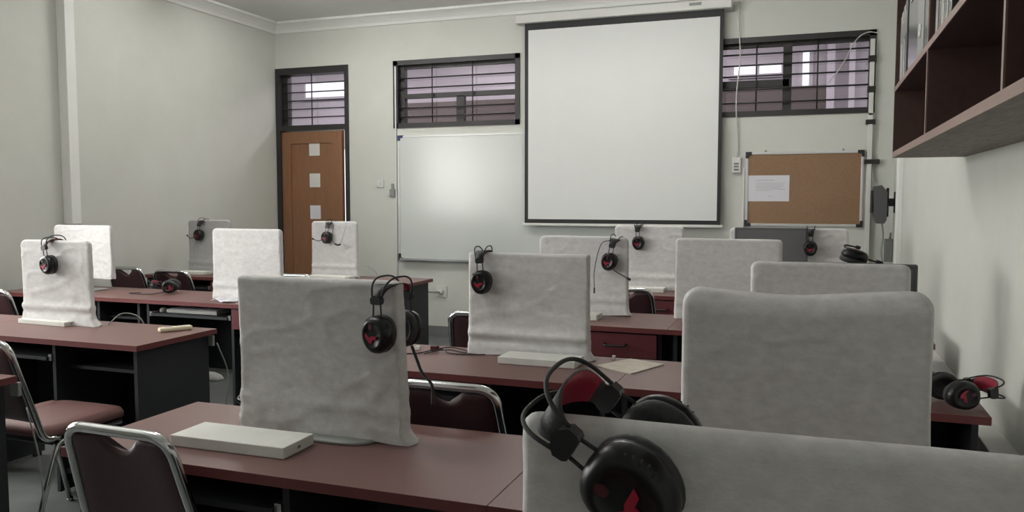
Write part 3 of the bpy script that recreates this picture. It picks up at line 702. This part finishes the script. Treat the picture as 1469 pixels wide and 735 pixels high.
# hung over covers: lateral -> -Y is s=-1 cup in front (local -x => world -Y)
def hung(x, yc, ztop, label, c=.052, apex=.140, tilt=0, yaw=0, mic=None, lift=.012):
    t = make_headset(c, apex, mic=mic)
    lat = Vector((math.sin(yaw), math.cos(yaw), 0)); up = Vector((math.sin(tilt), 0, math.cos(tilt)))
    place(t, Vector((x, yc, ztop-(apex-.0)+lift+.0)), basis(lat, up), label); return t
h = hung(-3.485, 3.02, 1.135, 'headset hooked over the near left cover, red strap visible', tilt=-.22, yaw=.05, c=.045, lift=.022)
h = hung(-4.79, 5.56, 1.163, 'headset with boom microphone on the far left corner cover', tilt=.15, yaw=.0, c=.040, mic=(-1,.03,.02))
cord(h, [(-.07,0,-.04),(-.08,.0,-.12),(-.08,-.015,-.22),(-.08,-.05,-.275),(-.08,-.10,-.285)], 'cable_grey')
h = hung(-3.58, 5.60, 1.160, 'headset with horizontal microphone on the cover before the door', tilt=.15, yaw=.0, c=.040, mic=(-1,.045,.01))
cord(h, [(-.04,-.05,.11),(-.075,-.07,.09),(-.08,-.075,.0),(-.08,-.10,-.03)], 'rubber'); cord(h, [(-.08,-.10,-.03),(-.08,-.13,-.035),(-.085,-.155,-.025)], 'rubber', .007, name='inline_control'); cord(h, [(-.085,-.155,-.025),(-.08,-.165,.03),(-.05,-.165,.12)], 'cable_grey')
h = hung(-.99, 1.832, 1.132, 'headset over the right end of the big wrinkled cover, red emblem in front', c=.050, tilt=.0, yaw=.16, lift=.012)
cord(h, [(.08,.0,-.05),(.09,-.01,-.09),(.09,-.025,-.12),(.085,-.06,-.15),(.08,-.065,-.20)], 'rubber', .004)
h = hung(-1.215, 3.02, 1.127, 'headset over the left corner of the middle row cover', c=.042, tilt=-.06, yaw=-.05, lift=.024)
h = hung(-.985, 4.24, 1.139, 'headset with long dangling cord on the third row cover', c=.040, tilt=.22, yaw=.1, mic=(-1,-.08,-.02), lift=.010)
cord(h, [(-.045,.01,.115),(-.07,.055,.08),(-.07,.06,-.06),(-.07,.04,-.15)], 'rubber', .002, plug=True)
h = hung(-1.10, 5.56, 1.157, 'small headset on the farthest cover under the screen', c=.038, tilt=-.05, lift=.02)
h = hung(.0, 5.52, 1.145, 'headset over the uncovered dark monitor\'s right corner', c=.042, tilt=0, lift=.02)
# nearest headset, lying sideways across the cover's top edge
t = make_headset(.056, .128, ext=.073)
place(t, Vector((-.143, .785, 1.082)), basis((.06,1,.09), (-1,0,.64)), 'large foreground headset lying across the nearest cover, band to the left')
cord(t, [(-.075,.03,-.02),(-.08,.045,-.03),(-.08,.07,-.045),(-.08,.2,-.06)], 'rubber', .004)
# behind M11
t = make_headset(.04, .135, mic=(1,-.02,.05))
place(t, Vector((.135, 3.19, 1.085)), basis((.3,0,1), (1,.1,0)), 'headset resting on top of the second right cover, microphone raised')
# loose headsets on desks
t = make_headset(.055, .140)
place(t, Vector((-3.93, 4.26, DZ+.048)), basis((-.5,.85,0), (-.85,-.5,.10)), 'black and red headset lying on the left block desk')
inv = t.matrix_world.inverted(); cord(t, [inv @ Vector(p) for p in [(-3.93,4.215,.735),(-3.99,4.15,.7235),(-4.09,4.12,.7235),(-4.17,4.14,.7235),(-4.12,4.19,.7235)]], 'rubber', .0025)
t = make_headset(.055, .140)
place(t, Vector((.405, 2.72, DZ+.047)), basis((-.35,1,0), (1,.35,.10)), 'black and red headset lying on the desk by the right wall')

# ---------------------------------------------------------------- cords and small bits
t = thing('headphone_cord', 'tangled black cord with red clip on the middle desk\'s left end', 'cord', (-1.42, 2.98, DZ))
g = MB(); g.tube(bez([(-.10,-.10,.003),(-.04,-.06,.003),(.0,0,.010),(.05,.05,.012),(.12,.04,.006),(.13,.0,.004),(.06,.01,.010),(.01,-.03,.008),(-.01,-.07,.004),(.03,.0,.012),(.08,-.03,.004),(.16,-.02,.003),(.22,.0,.003)]), .0023, 8); g.build('wire', 'rubber', t)
g = MB(); g.box(-.016,.016,-.012,.012,.004,.026, bev=.004); g.build('clip', 'dimred', t, label='dull red clip')
g = MB(); g.box(-.145,-.10,-.122,-.108,.0005,.008, bev=.002); g.build('plug', 'black', t)
g = MB(); g.box(-.011,.011,-.006,.006,.0003,.018, bev=.002); tag(g.build('adapter', 'white', loc=(-1.50, 2.99, DZ)), 'tiny white adapter beside the tangled cord', 'adapter')
g = MB(); g.box(-.006,.006,-.006,.006,.0003,.018, bev=.002); tag(g.build('adapter', 'white', loc=(-.70, 3.06, DZ)), 'tiny white adapter behind the pale mat', 'adapter')
def cable(pts, label, m='cable_grey', r=.003):
    g = MB(); g.tube(bez(pts), r, 8); return tag(g.build('cable', m), label, 'cable')
cable([(-2.62,3.12,.66),(-2.60,3.17,.5),(-2.62,3.17,.3),(-2.56,3.19,.15),(-2.58,3.24,.004)], 'grey cable hanging behind the remote control desk', 'cable_grey')
cable([(-3.22,3.06,DZ+.004),(-3.20,3.13,DZ+.05),(-3.12,3.16,DZ+.03),(-3.08,3.17,DZ-.06)], 'pale cable arching off behind the near left cover', 'cable_grey')
cable([(-3.33,5.62,DZ+.09),(-3.28,5.64,DZ+.09),(-3.24,5.73,DZ+.03),(-3.24,5.755,DZ-.05)], 'pale cable behind the cover before the door', 'cable_white')
cable([(.462,7.17,2.644),(.395,7.17,2.655),(.33,7.17,2.628),(.275,7.17,2.556),(.22,7.17,2.44),(.157,7.17,2.339),(.10,7.17,2.268)], 'thin pale cable looping across the barred window above the cork board', 'cable_white', .004)
cable([(-2.60,2.1,.60),(-2.57,2.12,.4),(-2.56,2.12,.2),(-2.60,2.16,.004)], 'grey cable hanging behind the desk at left edge', 'cable_grey')
g = MB(); g.box(-.02,.02,-.014,.0,-.02,.03, bev=.003); tag(g.build('desk_clip', 'cable_grey', loc=(-2.672,3.145,.66)), 'small grey box under the left desk\'s back corner', 'socket box')
g = MB(); g.box(-.02,.02,-.014,.0,-.02,.03, bev=.003); tag(g.build('desk_clip', 'cable_grey', loc=(-2.62,2.085,.665)), 'small grey box under the cut-off desk at the left edge', 'socket box')
C.objects['desk_clip'].name = 'socket_box'; C.objects['desk_clip.001'].name = 'socket_box.001'
g = MB(); g.box(-2.0,1.55,-.03,.03,.0002,.010, bev=.003); tag(g.build('floor_cable_cover', 'cable_grey', loc=(-3.1,2.73,0)), 'pale flat cable cover crossing the floor at lower left', 'cable cover')
C.objects['floor_cable_cover'].location.y = 2.36
random.seed(4)
g = MB(); g.loft([[(r*.10*math.cos(a*PI/8)*(1+.15*math.sin(a*2.3)), r*.06*math.sin(a*PI/8)*(1+.2*math.cos(a*1.7)), z) for a in range(16)] for r, z in ((1,.0005),(1.05,.015),(.85,.04),(.5,.055),(.1,.06))])
tag(g.build('plastic_bag', 'paperwrap', loc=(-4.15,4.86,0)), 'crumpled pale bag on the floor behind the remote control desk', 'bag')

# ---------------------------------------------------------------- light, world, camera
w = bpy.data.worlds.new('World'); bpy.context.scene.world = w; w.use_nodes = True
w.node_tree.nodes['Background'].inputs[0].default_value = (.8,.85,.9,1); w.node_tree.nodes['Background'].inputs[1].default_value = .3
def area(name, loc, sx, sy, e, rot=(0,0,0), col=(1,.985,.95)):
    l = bpy.data.lights.new(name, 'AREA'); l.shape = 'RECTANGLE'; l.size = sx; l.size_y = sy; l.energy = e; l.color = col
    o = bpy.data.objects.new(name, l); o.location = loc; o.rotation_euler = rot; C.objects.link(o); return o
area('corridor_fill', (-4,8.5,3.2), 6, .6, 75, col=(1,.96,1)); area('corridor_fill', (0,8.5,3.2), 3, .6, 26, col=(1,.96,1))  # added area lights without fixtures, brightening the corridor behind the glass
cam = bpy.data.cameras.new('Camera'); co = bpy.data.objects.new('Camera', cam); C.objects.link(co)
cam.sensor_width = 36; cam.lens = 1176*36/1469; cam.clip_start = .02
co.location = (0,0,H); co.rotation_euler = (math.radians(90-4.02), 0, math.radians(20.04))
s = bpy.context.scene; s.camera = co
s.view_settings.view_transform = 'Standard'; s.view_settings.look = 'None'; s.view_settings.gamma = 1; s.view_settings.exposure = .66
s.view_settings.use_curve_mapping = False
